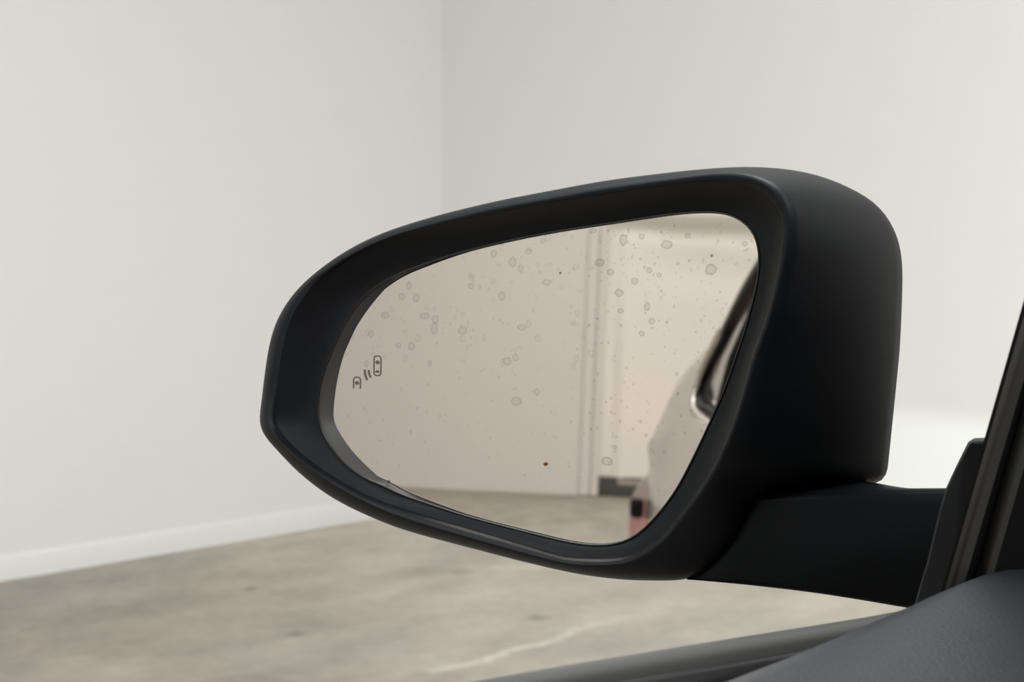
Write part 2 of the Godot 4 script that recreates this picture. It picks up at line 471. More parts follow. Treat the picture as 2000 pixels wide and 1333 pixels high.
func build_hall() -> void:
	var x0 := -4.70
	var x1 := 5.0
	var z0 := -4.19
	var z1 := 12.2
	# floor: the texture lies flat over it
	var st := start()
	var corners := [Vector3(x0 - 0.05, 0, z0 - 0.06), Vector3(x0 + 9.95, 0, z0 - 0.06), Vector3(x0 + 9.95, 0, z0 + 17.14), Vector3(x0 - 0.05, 0, z0 + 17.14)]
	for k in [0, 1, 2, 0, 2, 3]:
		st.set_uv(Vector2((corners[k].x - corners[0].x) / 10.0, (corners[k].z - corners[0].z) / 17.2))
		st.add_vertex(corners[k])
	st.set_smooth_group(-1)
	for k in 4:
		var a: Vector3 = corners[k]
		var b: Vector3 = corners[(k + 1) % 4]
		var dn := Vector3(0, -0.2, 0)
		for p in [a, b + dn, b, a, a + dn, b + dn]:
			st.set_uv(Vector2(0.5, 0.5))
			st.add_vertex(p)
	for k in [0, 2, 1, 0, 3, 2]:
		st.set_uv(Vector2(0.5, 0.5))
		st.add_vertex(corners[k] + Vector3(0, -0.2, 0))
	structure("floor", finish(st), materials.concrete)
	structure("ceiling", box(Vector3(x0 - 0.2, 3.6, z0 - 0.2), Vector3(x1 + 0.2, 3.8, z1 + 0.9)), materials.ceiling_paint)
	structure("wall_left", box(Vector3(x0 - 0.2, 0, z0 - 0.2), Vector3(x0, 3.6, z1 + 0.7)), materials.wall_paint)
	structure("wall_right", box(Vector3(x1, 0, z0 - 0.2), Vector3(x1 + 0.2, 3.6, z1 + 0.7)), materials.wall_paint)
	structure("wall_front", box(Vector3(x0, 0, z0 - 0.2), Vector3(x1, 3.6, z0)), materials.wall_paint)
	structure("wall_rear", box(Vector3(x0, 0, z1 + 0.5), Vector3(x1, 3.6, z1 + 0.7)), materials.wall_board)
	# the closed part of the rear wall and the post at the edge of its opening
	structure("wall_rear_panel", box(Vector3(x0, 0, z1), Vector3(-0.555, 3.6, z1 + 0.12), 0.004), materials.wall_board)
	var post := start()
	box_into(post, Vector3(-0.555, 0, z1 - 0.02), Vector3(-0.465, 3.6, z1 + 0.16), 0.012)
	box_into(post, Vector3(-0.465, 0, z1 - 0.035), Vector3(-0.405, 3.6, z1 + 0.16), 0.012)
	structure("trim_1", finish(post), materials.wall_board)
	# skirting along the floor, a rounded upstand
	structure("baseboard_left", skirting(Vector3(x0, 0, z0), Vector3(x0, 0, z1), Vector3(1, 0, 0)), materials.skirting)
	structure("baseboard_front", skirting(Vector3(x0, 0, z0), Vector3(x1, 0, z0), Vector3(0, 0, 1)), materials.skirting)
	build_curtain(z1)


func skirting(a: Vector3, b: Vector3, out: Vector3) -> ArrayMesh:
	var st := start()
	var rows := []
	for end in [a, b]:
		var r := PackedVector3Array()
		for q in [Vector2(0, 0.075), Vector2(0.001, 0.074), Vector2(0.004, 0.066), Vector2(0.007, 0.05), Vector2(0.008, 0.02), Vector2(0.008, 0.0)]:
			r.append(end + out * q.x + Vector3.UP * q.y)
		rows.append(r)
	grid_into(st, rows, false, (a + b) / 2.0 - out)
	return finish(st)


func build_curtain(z1: float) -> void:
	var t := thing("curtain", "cream tarpaulin curtain hanging behind the car, reflected in the mirror beside the post", "curtain")
	t.position = Vector3(1.4, 0, z1)
	var rows := []
	for i in 81:
		var y := 0.145 + 3.3 * i / 80.0
		var r := PackedVector3Array()
		for j in 121:
			var x := -1.81 + 3.6 * j / 120.0
			var edge := exp(-pow((x + 1.64) / 0.05, 2.0))
			var dz := 0.10 + 0.012 * sin(x * 5.0 + 0.6 * y) + 0.008 * sin(x * 11.0 + 2.0)
			dz -= 0.030 * edge * smoothstep(1.9, 0.9, y)
			dz += 0.028 * exp(-pow((x + 1.745) / 0.035, 2.0)) * smoothstep(0.5, 1.3, y)
			dz += 0.02 * sin(y * 9.0 + x * 1.4) * exp(-pow((y - 1.85) / 0.28, 2.0)) * smoothstep(-1.75, -1.1, x)
			dz -= 0.16 * smoothstep(2.122, 2.142, y + 0.02 * x)
			dz += 0.04 * exp(-pow((y + 0.02 * x - 2.05) / 0.06, 2.0))
			r.append(Vector3(x, y, dz))
		rows.append(r)
	var st := start()
	grid_into(st, rows, false, Vector3(0, 1.7, 9))
	put("sheet", finish(st), materials.tarpaulin, t)
	put("bottom_bar", box(Vector3(-1.81, 0.005, 0.06), Vector3(1.79, 0.15, 0.14), 0.01), materials.rubber, t, "dark bar along the curtain's foot")
	put("label_strip", box(Vector3(-1.66, 0.09, 0.055), Vector3(-1.20, 0.135, 0.066), 0.003), materials.trim_metal, t, "pale strip on the bar")
	put("track", box(Vector3(-1.85, 3.44, 0.02), Vector3(1.85, 3.55, 0.16), 0.01), materials.skirting, t)


# ---------- the car ----------
func build_car() -> void:
	car = thing("car", "mauve grey car with a black side mirror, parked in a white hall", "car")
	build_side_mirror()
	build_front_door()
	build_bodywork()
	build_lamps()


# An outline's points, read at even angles round the glass's middle.
func around(list: Array, count := 240) -> PackedVector3Array:
	var dense := PackedVector3Array()
	var n := list.size() / 3
	for i in n:
		var p := []
		for k in 4:
			var j := (i + k - 1 + n) % n
			p.append(Vector3(list[3 * j], list[3 * j + 1], list[3 * j + 2]))
		for k in 8:
			dense.append(spline(p[0], p[1], p[2], p[3], k / 8.0))
	var turns := PackedFloat32Array()
	for p in dense:
		turns.append(fposmod(atan2(p.y, p.x * 0.62), TAU))
	var out := PackedVector3Array()
	for k in count:
		var want := TAU * k / count
		var best := dense[0]
		for i in dense.size():
			var a := turns[i]
			var b := turns[(i + 1) % dense.size()]
			var span := wrapf(b - a, -PI, PI)
			var off := wrapf(want - a, -PI, PI)
			if absf(span) > 1e-9 and off / span >= 0.0 and off / span <= 1.0:
				best = dense[i].lerp(dense[(i + 1) % dense.size()], off / span)
				break
		out.append(best)
	# light smoothing takes out the wobble of the drawn points
	for pass_ in 2:
		var soft := out.duplicate()
		for k in count:
			soft[k] = out[k] * 0.5 + (out[(k + 1) % count] + out[(k + count - 1) % count]) * 0.25
		out = soft
	for k in count:
		out[k] /= 1000.0
	return out


func blend(a: PackedVector3Array, b: PackedVector3Array, t: float, out_n := 0.0) -> PackedVector3Array:
	var r := PackedVector3Array()
	for k in a.size():
		r.append(a[k].lerp(b[k], t) + Vector3(0, 0, out_n))
	return r


func build_side_mirror() -> void:
	var m := part("side_mirror", car, "matte black side mirror with spotted glass, outside the driver's window")
	m.transform = Transform3D(Basis(Vector3(0.9304, 0, -0.3665), Vector3(-0.0183, 0.9987, -0.0465), Vector3(0.366, 0.05, 0.9293)).orthonormalized(), Vector3(-0.4554, 1.0806, -0.4585))
	var glass := around(GLASS)
	var edge := around(BEZEL_EDGE)
	var crease := around(CREASE)
	var lip := around(LIP)
	var widest := around(WIDEST)
	var n := glass.size()
	var mid := Vector3(0, 0, -0.03)
	# housing: a soft lip from the crease, round the widest line, to the closed back
	# where the lip rises from the bezel a fine step parts the two
	var step := PackedVector3Array()
	var foot := PackedVector3Array()
	for k in n:
		var rise := clampf((lip[k].z - crease[k].z) / 0.004, 0.0, 1.0)
		step.append(crease[k] + Vector3(0, 0, 0.0007 * rise))
		foot.append(crease[k] - Vector3(0, 0, 0.0011 * rise))
	var rows := [foot, step]
	for t in [0.25, 0.5, 0.75]:
		var soft := PackedVector3Array()
		for k in n:
			soft.append(step[k].lerp(lip[k], t) + Vector3(0, 0, 0.35 * maxf(lip[k].z - crease[k].z, 0.0) * sin(PI * t)))
		rows.append(soft)
	rows.append(lip)
	var inner: Array = []
	for k in n:
		var a := lip[k]
		var b := widest[k]
		var far := smoothstep(0.0, 0.03, -b.z)
		var c := a.lerp(b, lerpf(0.85, 0.80, far))
		c.z = lerpf(lerpf(a.z, b.z, 0.25), lerpf(a.z, b.z, 0.52), far)
		inner.append(c)
	for s in range(1, 12):
		var t := s / 12.0
		var r := PackedVector3Array()
		for k in n:
			r.append(lip[k] * (1 - t) * (1 - t) + inner[k] * 2 * t * (1 - t) + widest[k] * t * t)
		rows.append(r)
	rows.append(widest)
	for s in [[0.985, 0.008], [0.955, 0.018], [0.90, 0.029], [0.80, 0.041], [0.62, 0.052], [0.3, 0.058]]:
		var r := PackedVector3Array()
		for k in n:
			var p := widest[k]
			r.append(Vector3(p.x * s[0] + 0.012 * (1.0 - s[0]), p.y * s[0], lerpf(p.z, -0.055, 1.0 - s[0]) - s[1] * 0.9))
		rows.append(r)
	var st := start()
	grid_into(st, rows, true, mid)
	fan_into(st, rows[-1], mid)
	put("housing", finish(st), materials.black_plastic, m)
	# bezel: the hollow sweep from the crease down to the glass opening
	rows = []
	for s in 13:
		var t := s / 12.0
		var r := PackedVector3Array()
		for k in n:
			var p := crease[k].lerp(edge[k], t)
			p.z = lerpf(foot[k].z, edge[k].z, 1.0 - pow(1.0 - t, 1.7))
			r.append(p)
		rows.append(r)
	st = start()
	grid_into(st, rows, true, Vector3(0, 0, 0.2))
	put("bezel", finish(st), materials.black_plastic, m)
	# surround: a fine bead along the opening, and the wall down to the glass
	st = start()
	var bead := PackedVector3Array()
	for k in n:
		bead.append(edge[k] + Vector3(0, 0, 0.0002))
	tube_into(st, bead, 0.0004, true, 8)
	put("glass_bead", finish(st), materials.smooth_black, m)
	st = start()
	grid_into(st, [blend(edge, glass, 0.02, -0.0004), blend(edge, glass, 0.5), blend(edge, glass, 1.0, -0.0002)], true, Vector3(0, 0, 0.2))
	put("glass_surround", finish(st), materials.surround_black, m)
	# glass
	st = start()
	st.set_smooth_group(-1)
	for k in n:
		for p in [Vector3.ZERO, glass[(k + 1) % n], glass[k]]:
			st.set_uv(Vector2((p.x * 1000.0 + 96.0) * 8.0 / 1536.0, (68.0 - p.y * 1000.0) * 8.0 / 1024.0))
			st.add_vertex(Vector3(p.x, p.y, 0))
	st.generate_normals()
	put("mirror_glass", st.commit(), materials.mirror_silver, m, "tinted mirror glass with dried water spots")
	put("glass_edge", edge_mesh(glass), materials.rubber, m)
	put("blind_spot_symbol", symbol_mesh(), materials.ink, m, "printed warning symbol of two cars and two arcs")
	var speck := put("dirt_speck", crumb(0.0008, 1), materials.dirt, m, "brown crumb of dirt")
	speck.position = Vector3(-0.0001, -0.0323, 0.0003)
	speck = put("dirt_speck", crumb(0.0007, 2), materials.rubber, m, "grey crumb of dirt")
	speck.position = Vector3(-0.0672, -0.0436, 0.0003)
	build_arm(m)


func edge_mesh(glass: PackedVector3Array) -> ArrayMesh:
	var st := start()
	var back := PackedVector3Array()
	var low := PackedVector3Array()
	for p in glass:
		low.append(Vector3(p.x, p.y, -0.0001))
		back.append(Vector3(p.x, p.y, -0.003))
	grid_into(st, [low, back], true, Vector3(0, 0, -0.001))
	fan_into(st, back, Vector3.ZERO, 1)
	return finish(st)


func crumb(r: float, n_seed: int) -> ArrayMesh:
	var rng := RandomNumberGenerator.new()
	rng.seed = n_seed
	var rows := []
	for i in 5:
		var ring := PackedVector3Array()
		for j in 8:
			var a := TAU * j / 8.0
			var w := sin(PI * (i + 0.15) / 4.3) * r * rng.randf_range(0.7, 1.25)
			ring.append(Vector3(cos(a) * w, sin(a) * w * 0.9, (i - 2) * r * 0.3))
		rows.append(ring)
	var st := start()
	grid_into(st, rows, true, Vector3.ZERO, -1)
	fan_into(st, rows[0], Vector3.ZERO, -1)
	fan_into(st, rows[4], Vector3.ZERO, -1)
	return finish(st)


# A printed stroke on the glass, width in millimetres.
func stroke_into(st: SurfaceTool, pts: PackedVector2Array, width: float, closed := false) -> void:
	var n := pts.size()
	var last := n if closed else n - 1
	var left := PackedVector3Array()
	var right := PackedVector3Array()
	for i in n:
		var before := pts[(i + n - 1) % n] if closed else pts[maxi(i - 1, 0)]
		var after := pts[(i + 1) % n] if closed else pts[mini(i + 1, n - 1)]
		var side := (after - before).normalized().orthogonal() * width / 2.0
		left.append(Vector3(pts[i].x + side.x, pts[i].y + side.y, 0.12) / 1000.0)
		right.append(Vector3(pts[i].x - side.x, pts[i].y - side.y, 0.12) / 1000.0)
	if closed:
		left.append(left[0])
		right.append(right[0])
	grid_into(st, [left, right], false, Vector3(0, 0, -1))


func oval_into(st: SurfaceTool, c: Vector2, rx: float, ry: float, floor_v := -9.0) -> void:
	var ring := PackedVector3Array()
	for k in 24:
		ring.append(Vector3(c.x + rx * cos(TAU * k / 24.0), c.y + maxf(ry * sin(TAU * k / 24.0), floor_v), 0.12) / 1000.0)
	fan_into(st, ring, Vector3(0, 0, -1))


func round_box(c: Vector2, half: Vector2, r: float, open: bool) -> PackedVector2Array:
	var out := PackedVector2Array()
	if open:
		out.append(c + Vector2(half.x, -half.y))
	for q in (2 if open else 4):
		var k := c + Vector2([1, -1, -1, 1][q] * (half.x - r), [1, 1, -1, -1][q] * (half.y - r))
		for s in 7:
			var a := PI / 2 * (q + s / 6.0)
			out.append(k + Vector2(cos(a), sin(a)) * r)
	if open:
		out.append(c + Vector2(-half.x, -half.y))
	return out


func symbol_mesh() -> ArrayMesh:
	var st := start()
	stroke_into(st, round_box(Vector2(-72.98, 1.80), Vector2(1.55, 3.85), 1.15, false), 0.52, true)
	oval_into(st, Vector2(-72.98, 3.14), 0.92, 0.74)
	oval_into(st, Vector2(-73.02, -0.72), 0.92, 0.78, -0.22)
	stroke_into(st, round_box(Vector2(-82.07, -5.35), Vector2(1.55, 2.25), 1.15, true), 0.52)
	oval_into(st, Vector2(-82.07, -5.40), 0.92, 0.74)
	stroke_into(st, PackedVector2Array([Vector2(-78.72, 0.05), Vector2(-78.62, -1.2), Vector2(-78.2, -2.5), Vector2(-77.5, -4.1)]), 0.85)
	stroke_into(st, PackedVector2Array([Vector2(-76.95, 0.0), Vector2(-76.8, -1.0), Vector2(-76.5, -1.9), Vector2(-76.0, -2.9)]), 0.85)
	return finish(st)


func build_arm(m: Node3D) -> void:
	# front face between its top and bottom lines, u v n in millimetres; the left end follows the seam
	var top := smooth_path([Vector3(82.6, -39.4, -5), Vector3(105.6, -35.6, -3), Vector3(130.9, -32.6, 3), Vector3(158.6, -29.9, 9)], 8)
	var low := smooth_path([Vector3(56.5, -71.3, 0), Vector3(80.9, -71.2, 0), Vector3(110.0, -71.2, 4), Vector3(150.9, -73.0, 9)], 8)
	var seam := smooth_path([Vector3(82.6, -39.4, -5), Vector3(79.3, -44.8, -4.5), Vector3(74.1, -55.3, -3), Vector3(67.3, -63.6, -2), Vector3(61.9, -68.5, -1), Vector3(56.5, -71.3, 0)], 4)
	var rows := []
	var count := top.size()
	for i in range(-2, count):
		var t := maxf(i, 0) / float(count - 1)
		var r := PackedVector3Array()
		var a := top[maxi(i, 0)]
		var b := low[maxi(i, 0)]
		var shape := pow(1.0 - t, 1.5)
		var front := PackedVector3Array()
		for k in seam.size():
			var f := k / float(seam.size() - 1)
			var p := a.lerp(b, f)
			var q := seam[k] - seam[0].lerp(seam[-1], f)
			p += q * shape
			p.z += 3.0 * sin(PI * f) * t
			front.append(p)
		var inward := Vector3.ZERO
		if i < 0:
			inward = Vector3(-1.6, 0.3, -1.5) if i == -1 else Vector3(-1.8, 0.3, -9.0)
		# round the long edges: back top, rounding, face, rounding, back bottom
		r.append(front[0] + Vector3(0, lerpf(0.5, -3.0, smoothstep(0.35, 0.7, t)), -34))
		r.append(front[0] + Vector3(0, lerpf(0.3, -1.4, smoothstep(0.35, 0.7, t)), -20))
		r.append(front[0] + Vector3(0, 0.0, -3.0))
		r.append(front[0] + Vector3(0, -0.4, -1.0))
		for k in range(1, front.size() - 1):
			r.append(front[k])
		r.append(front[-1] + Vector3(0, 0.4, -1.0))
		r.append(front[-1] + Vector3(0, 0.0, -3.0))
		r.append(front[-1] + Vector3(0, 3.0, -22))
		r.append(front[-1] + Vector3(0, 9.0, -34))
		for k in r.size():
			r[k] = (r[k] + inward) / 1000.0
		rows.append(r)
	var st := start()
	grid_into(st, rows, true, Vector3(0.108, -0.052, -0.008))
	fan_into(st, rows[-1], rows[2][5], 1)
	put("arm", finish(st), materials.shaded_black, m)
	# foot that carries the arm on the door, in the car's axes
	var back := m.transform.affine_inverse()
	var outline := PackedVector3Array()
	for q in [Vector3(-0.3057, 1.0677, -0.5056), Vector3(-0.3045, 1.0687, -0.5064), Vector3(-0.2996, 1.0682, -0.5092), Vector3(-0.2981, 1.0674, -0.5100), Vector3(-0.3057, 1.0170, -0.4997), Vector3(-0.3064, 1.0076, -0.4982), Vector3(-0.3189, 1.0066, -0.4908), Vector3(-0.3172, 1.0110, -0.4924), Vector3(-0.3158, 1.0197, -0.4942), Vector3(-0.3144, 1.0273, -0.4959), Vector3(-0.3131, 1.0370, -0.4977), Vector3(-0.3121, 1.0451, -0.4993), Vector3(-0.3109, 1.0518, -0.5008), Vector3(-0.3085, 1.0594, -0.5030)]:
		outline.append(back * (q as Vector3))
	st = start()
	plate_into(st, outline, back.basis * Vector3(0.006, -0.002, -0.035), 0.0018)
	put("base_cap", finish(st), materials.matte_black, m)


# ---------- door ----------
func build_front_door() -> void:
	var d := part("front_door", car, "driver's door with grained dark grey trim and lowered window")
	# inner trim: the ledge along the window and the face under it
	var rows := []
	for i in 161:
		var z := -0.72 + 1.2 * i / 160.0
		var hump := along([[-0.72, 1.022], [-0.53, 1.026], [-0.482, 1.0334], [-0.462, 1.0353], [-0.441, 1.0344], [-0.42, 1.0325], [-0.369, 1.0288], [-0.337, 1.0270], [-0.1, 1.024], [0.48, 1.024]], z)
		var r := PackedVector3Array()
		for q in [Vector2(-0.278, -0.060), Vector2(-0.276, -0.020), Vector2(-0.2745, -0.006), Vector2(-0.2725, -0.0018), Vector2(-0.270, 0.0), Vector2(-0.264, 0.0006), Vector2(-0.250, -0.0015), Vector2(-0.23, -0.0065), Vector2(-0.205, -0.016), Vector2(-0.185, -0.029), Vector2(-0.172, -0.048), Vector2(-0.165, -0.075), Vector2(-0.162, -0.12), Vector2(-0.16, -0.4), Vector2(-0.16, -0.65)]:
			r.append(Vector3(q.x, hump + q.y, z))
		rows.append(r)
	var st := start()
	grid_into(st, rows, false, Vector3(-0.30, 0.8, -0.1))
	put("door_trim", finish(st), materials.leather_grain, d, "grained dark grey door trim")
	# outer window seal: a ridged strip with a lip
	rows = []
	for i in 31:
		var z := -0.512 + 1.0 * i / 30.0
		var y := along([[-0.55, 1.013], [-0.458, 1.0178], [-0.369, 1.0248], [-0.285, 1.0312], [-0.1, 1.037], [0.5, 1.037]], z)
		var r := PackedVector3Array()
		for q in [Vector2(-0.314, -0.03), Vector2(-0.313, -0.012), Vector2(-0.309, -0.003), Vector2(-0.304, -0.0002), Vector2(-0.300, 0.0), Vector2(-0.2978, -0.0006), Vector2(-0.2964, -0.0022), Vector2(-0.2960, -0.012), Vector2(-0.2960, -0.03)]:
			r.append(Vector3(q.x, y + q.y, z))
		rows.append(r)
	st = start()
	grid_into(st, rows, false, Vector3(-0.30, 0.9, 0.0))
	put("outer_window_seal", finish(st), materials.seal_rubber, d)
	st = start()
	rows = []
	for i in 31:
		var z := -0.512 + 1.0 * i / 30.0
		var y := along([[-0.55, 1.013], [-0.458, 1.0178], [-0.369, 1.0248], [-0.285, 1.0312], [-0.1, 1.037], [0.5, 1.037]], z)
		var r := PackedVector3Array()
		for q in [Vector2(-0.2950, -0.03), Vector2(-0.2947, -0.012), Vector2(-0.2943, -0.0042), Vector2(-0.2930, -0.0034), Vector2(-0.2912, -0.0046), Vector2(-0.2908, -0.015), Vector2(-0.290, -0.03)]:
			r.append(Vector3(q.x, y + q.y, z))
		rows.append(r)
	grid_into(st, rows, false, Vector3(-0.2925, 0.9, 0.0))
	put("seal_lip", finish(st), materials.smooth_black, d)
	st = start()
	rows = []
	for i in 31:
		var z := -0.50 + 0.98 * i / 30.0
		var y := along([[-0.55, 1.008], [-0.458, 1.0125], [-0.369, 1.0175], [-0.285, 1.0225], [-0.1, 1.026], [0.5, 1.026]], z)
		var r := PackedVector3Array()
		for q in [Vector2(-0.2845, -0.03), Vector2(-0.2845, -0.004), Vector2(-0.2835, 0.0), Vector2(-0.2815, 0.0008), Vector2(-0.2795, -0.0010), Vector2(-0.279, -0.03)]:
			r.append(Vector3(q.x, y + q.y, z))
		rows.append(r)
	grid_into(st, rows, false, Vector3(-0.282, 0.9, 0.0))
	put("inner_window_seal", finish(st), materials.deep_black, d)
	# the upright at the front of the window leans in with the side of the car
	var lean := func(y: float, z: float, out := 0.0) -> Vector3:
		var c := Vector3(-0.285, 1.03, 0) + Vector3(sin(deg_to_rad(23)), cos(deg_to_rad(23)), 0) * (y - 1.03) / cos(deg_to_rad(23))
		c.z = z
		return c + Vector3(cos(deg_to_rad(23)), -sin(deg_to_rad(23)), 0) * out
	var inner := Vector3(-cos(deg_to_rad(23)), sin(deg_to_rad(23)), 0)
	var bars := [
		["window_channel", "rubber", 0.0, -0.4785, -0.4860, -0.4203, -0.4270, 0.0025],
		["division_bar", "deep_black", -0.004, -0.4850, -0.5010, -0.4260, -0.4360, 0.003],
		["division_seal", "rubber", -0.001, -0.5000, -0.5065, -0.4350, -0.4410, 0.003],
		["quarter_panel_trim", "deep_black", -0.0035, -0.5000, -0.640, -0.4350, -0.600, 0.003]]
	for b in bars:
		var y0 := 0.985
		var y1 := 1.21
		var o := PackedVector3Array([lean.call(y0, b[3], b[2]), lean.call(y1, b[5], b[2]), lean.call(y1, b[6], b[2]), lean.call(y0, b[4], b[2])])
		st = start()
		plate_into(st, o, inner * float(b[7]), 0.0015)
		put(b[0], finish(st), materials[b[1]], d)


# ---------- body ----------
func side_x(y: float, z: float) -> float:
	var base := along([[-2.0, -0.02], [-1.9, -0.14], [-1.5, -0.29], [-0.6, -0.335], [1.0, -0.335], [1.8, -0.325], [2.7, -0.325], [2.9, -0.31], [3.05, -0.25], [3.12, -0.05]], z)
	base -= 0.012 * exp(-pow((y - 0.905 - 0.05 * (2.5 - z)) / 0.028, 2.0)) * smoothstep(1.9, 2.4, z)
	return base + along([[0.2, 0.10], [0.3, 0.05], [0.5, 0.01], [0.65, 0.0], [0.8, 0.005], [0.9, 0.016], [1.0, 0.041], [1.1, 0.075], [1.2, 0.12]], y)


func flank(z0: float, z1: float, top: Array, mirrored := false) -> ArrayMesh:
	var rows := []
	for i in 61:
		var z := lerpf(z0, z1, i / 60.0)
		var hi := along(top, z)
		var r := PackedVector3Array()
		for j in 33:
			var y := lerpf(0.22, hi, j / 32.0)
			r.append(Vector3(side_x(y, z), y, z))
		var e := r[32]
		for q in [Vector2(0.004, 0.002), Vector2(0.02, 0.003), Vector2(0.06, -0.01)]:
			r.append(e + Vector3(q.x, q.y, 0))
		if mirrored:
			for j in r.size():
				r[j].x = 1.12 - r[j].x
		rows.append(r)
	var st := start()
	grid_into(st, rows, false, Vector3(0.56, 0.6, (z0 + z1) / 2))
	return finish(st)


func build_bodywork() -> void:
	var belt := [[-2.0, 0.70], [-1.9, 0.80], [-1.6, 0.90], [-1.0, 0.97], [-0.45, 1.005], [-0.28, 1.012], [0.3, 1.02], [1.2, 1.0], [1.82, 1.008]]
	var deck := [[1.80, 1.115], [2.0, 1.105], [2.3, 1.071], [2.5, 1.029], [2.7, 0.944], [2.8, 0.86], [2.9, 0.80], [3.1, 0.76]]
	put("body_side", flank(-2.0, 1.82, belt), materials.paint, car, "mauve grey painted flank")
	put("rear_quarter", flank(1.80, 3.12, deck), materials.paint, car)
	put("body_side", flank(-2.0, 1.82, belt, true), materials.paint, car)
	put("rear_quarter", flank(1.80, 3.12, deck, true), materials.paint, car)
	# handle of the driver's door: a bar on two feet
	var handle := part("door_handle", car)
	var bar := smooth_path([Vector3(-0.345, 0.90, 0.16), Vector3(-0.362, 0.903, 0.19), Vector3(-0.366, 0.905, 0.27), Vector3(-0.362, 0.903, 0.35), Vector3(-0.345, 0.90, 0.38)], 6)
	for k in bar.size():
		bar[k].x = bar[k].x + 0.02
	var st := start()
	tube_into(st, bar, 0.011)
	put("grip", finish(st), materials.paint, handle)
	# roof, bonnet, tail
	var rail := [Vector3(-0.18, 1.02, -0.95), Vector3(-0.09, 1.25, -0.55), Vector3(-0.02, 1.41, -0.15), Vector3(-0.03, 1.455, 0.4), Vector3(-0.075, 1.42, 0.9), Vector3(-0.15, 1.32, 1.25), Vector3(-0.204, 1.226, 1.5), Vector3(-0.232, 1.143, 1.7), Vector3(-0.250, 1.080, 1.81)]
	var edge := smooth_path(rail, 8)
	var rows := []
	for p in edge:
		if p.z < -0.16:
			continue
		var r := PackedVector3Array()
		for j in 17:
			var t := j / 16.0
			r.append(Vector3(lerpf(p.x - 0.004, 1.124 - p.x, t), p.y + 0.012 + 0.055 * sin(PI * t) * smoothstep(1.9, 0.8, p.z) + 0.02 * sin(PI * t), p.z))
		rows.append(r)
	st = start()
	grid_into(st, rows, false, Vector3(0.56, 0.6, 0.7))
	put("roof", finish(st), materials.paint, car)
	rows = []
	for i in 13:
		var z := lerpf(-2.0, -0.9, i / 12.0)
		var r := PackedVector3Array()
		var y := along(belt, z)
		for j in 13:
			var x := lerpf(side_x(y, z) + 0.05, 1.07 - side_x(y, z), j / 12.0)
			r.append(Vector3(x, y - 0.008 + 0.05 * sin(PI * j / 12.0), z))
		rows.append(r)
	st = start()
	grid_into(st, rows, false, Vector3(0.56, 0.3, -1.4))
	put("bonnet", finish(st), materials.paint, car)
	rows = []
	for i in 25:
		var z := lerpf(1.80, 3.12, i / 24.0)
		var r := PackedVector3Array()
		var y := along(deck, z)
		for j in 13:
			r.append(Vector3(lerpf(side_x(y, z) + 0.055, 1.065 - side_x(y, z), j / 12.0), y - 0.01 + 0.10 * sin(PI * j / 12.0) * smoothstep(3.2, 1.9, z), z))
		rows.append(r)
	st = start()
	grid_into(st, rows, false, Vector3(0.56, 0.4, 2.2))
	put("tailgate", finish(st), materials.tinted_glass, car)
	# bumpers close the ends
	for s in [-1.0, 1.0]:
		rows = []
		var z := -1.99 if s < 0 else 3.11
		for i in 9:
			var y := lerpf(0.22, 0.72, i / 8.0)
			var r := PackedVector3Array()
			for j in 17:
				var t := j / 16.0
				r.append(Vector3(lerpf(side_x(y, z), 1.12 - side_x(y, z), t), y, z + s * (0.12 * sin(PI * t) - 0.02 * absf(i - 4) / 4.0)))
			rows.append(r)
		st = start()
		grid_into(st, rows, false, Vector3(0.56, 0.5, 0.5))
		put("bumper", finish(st), materials.paint, car)
	# cabin: floor, dashboard, seat, lining
	put("cabin_floor", box(Vector3(-0.24, 0.24, -1.0), Vector3(1.36, 0.30, 2.9), 0.02), materials.deep_black, car)
	put("dashboard", box(Vector3(-0.15, 0.55, -1.15), Vector3(1.27, 0.98, -0.62), 0.06), materials.leather_grain, car)
	build_side_window(edge)
	# pillars
	var pil := part("pillar", car)
	st = start()
	var front := PackedVector3Array()
	for p in edge:
		if p.z < -0.1:
			front.append(p)
	tube_into(st, front, 0.03)
	put("front_pillar", finish(st), materials.deep_black, pil)
	st = start()
	tube_into(st, smooth_path([Vector3(-0.262, 1.0, 0.52), Vector3(-0.20, 1.15, 0.54), Vector3(-0.12, 1.3, 0.57), Vector3(-0.05, 1.43, 0.6)], 4), 0.035)
	put("middle_pillar", finish(st), materials.deep_black, pil)
	st = start()
	var right := PackedVector3Array()
	for p in edge:
		right.append(Vector3(1.12 - p.x, p.y, p.z))
	tube_into(st, right, 0.03)
	put("roof_rail", finish(st), materials.deep_black, pil)
	# wheels
	for z in [-1.25, 2.15]:
		for s in [0, 1]:
			var w := part("wheel", car)
			w.position = Vector3(-0.20 if s == 0 else 1.32, 0.335, z)
			w.rotation.y = 0.0 if s == 0 else PI
			put("tyre", lathe([Vector2(0.335, 0.07), Vector2(0.335, -0.07), Vector2(0.32, -0.095), Vector2(0.25, -0.10), Vector2(0.22, -0.09)]), materials.tyre, w)
			put("rim", lathe([Vector2(0.22, -0.09), Vector2(0.21, -0.085), Vector2(0.19, -0.06), Vector2(0.06, -0.07), Vector2(0.02, -0.075), Vector2(0.001, -0.075)]), materials.trim_metal, w)


func lathe(profile: Array) -> ArrayMesh:
	var rows := []
	for q in profile:
		var r := PackedVector3Array()
		for k in 40:
			r.append(Vector3(q.y, q.x * cos(TAU * k / 40.0), q.x * sin(TAU * k / 40.0)))
		rows.append(r)
	var st := start()
	grid_into(st, rows, true, Vector3(0.1, 0, 0))
	return finish(st)


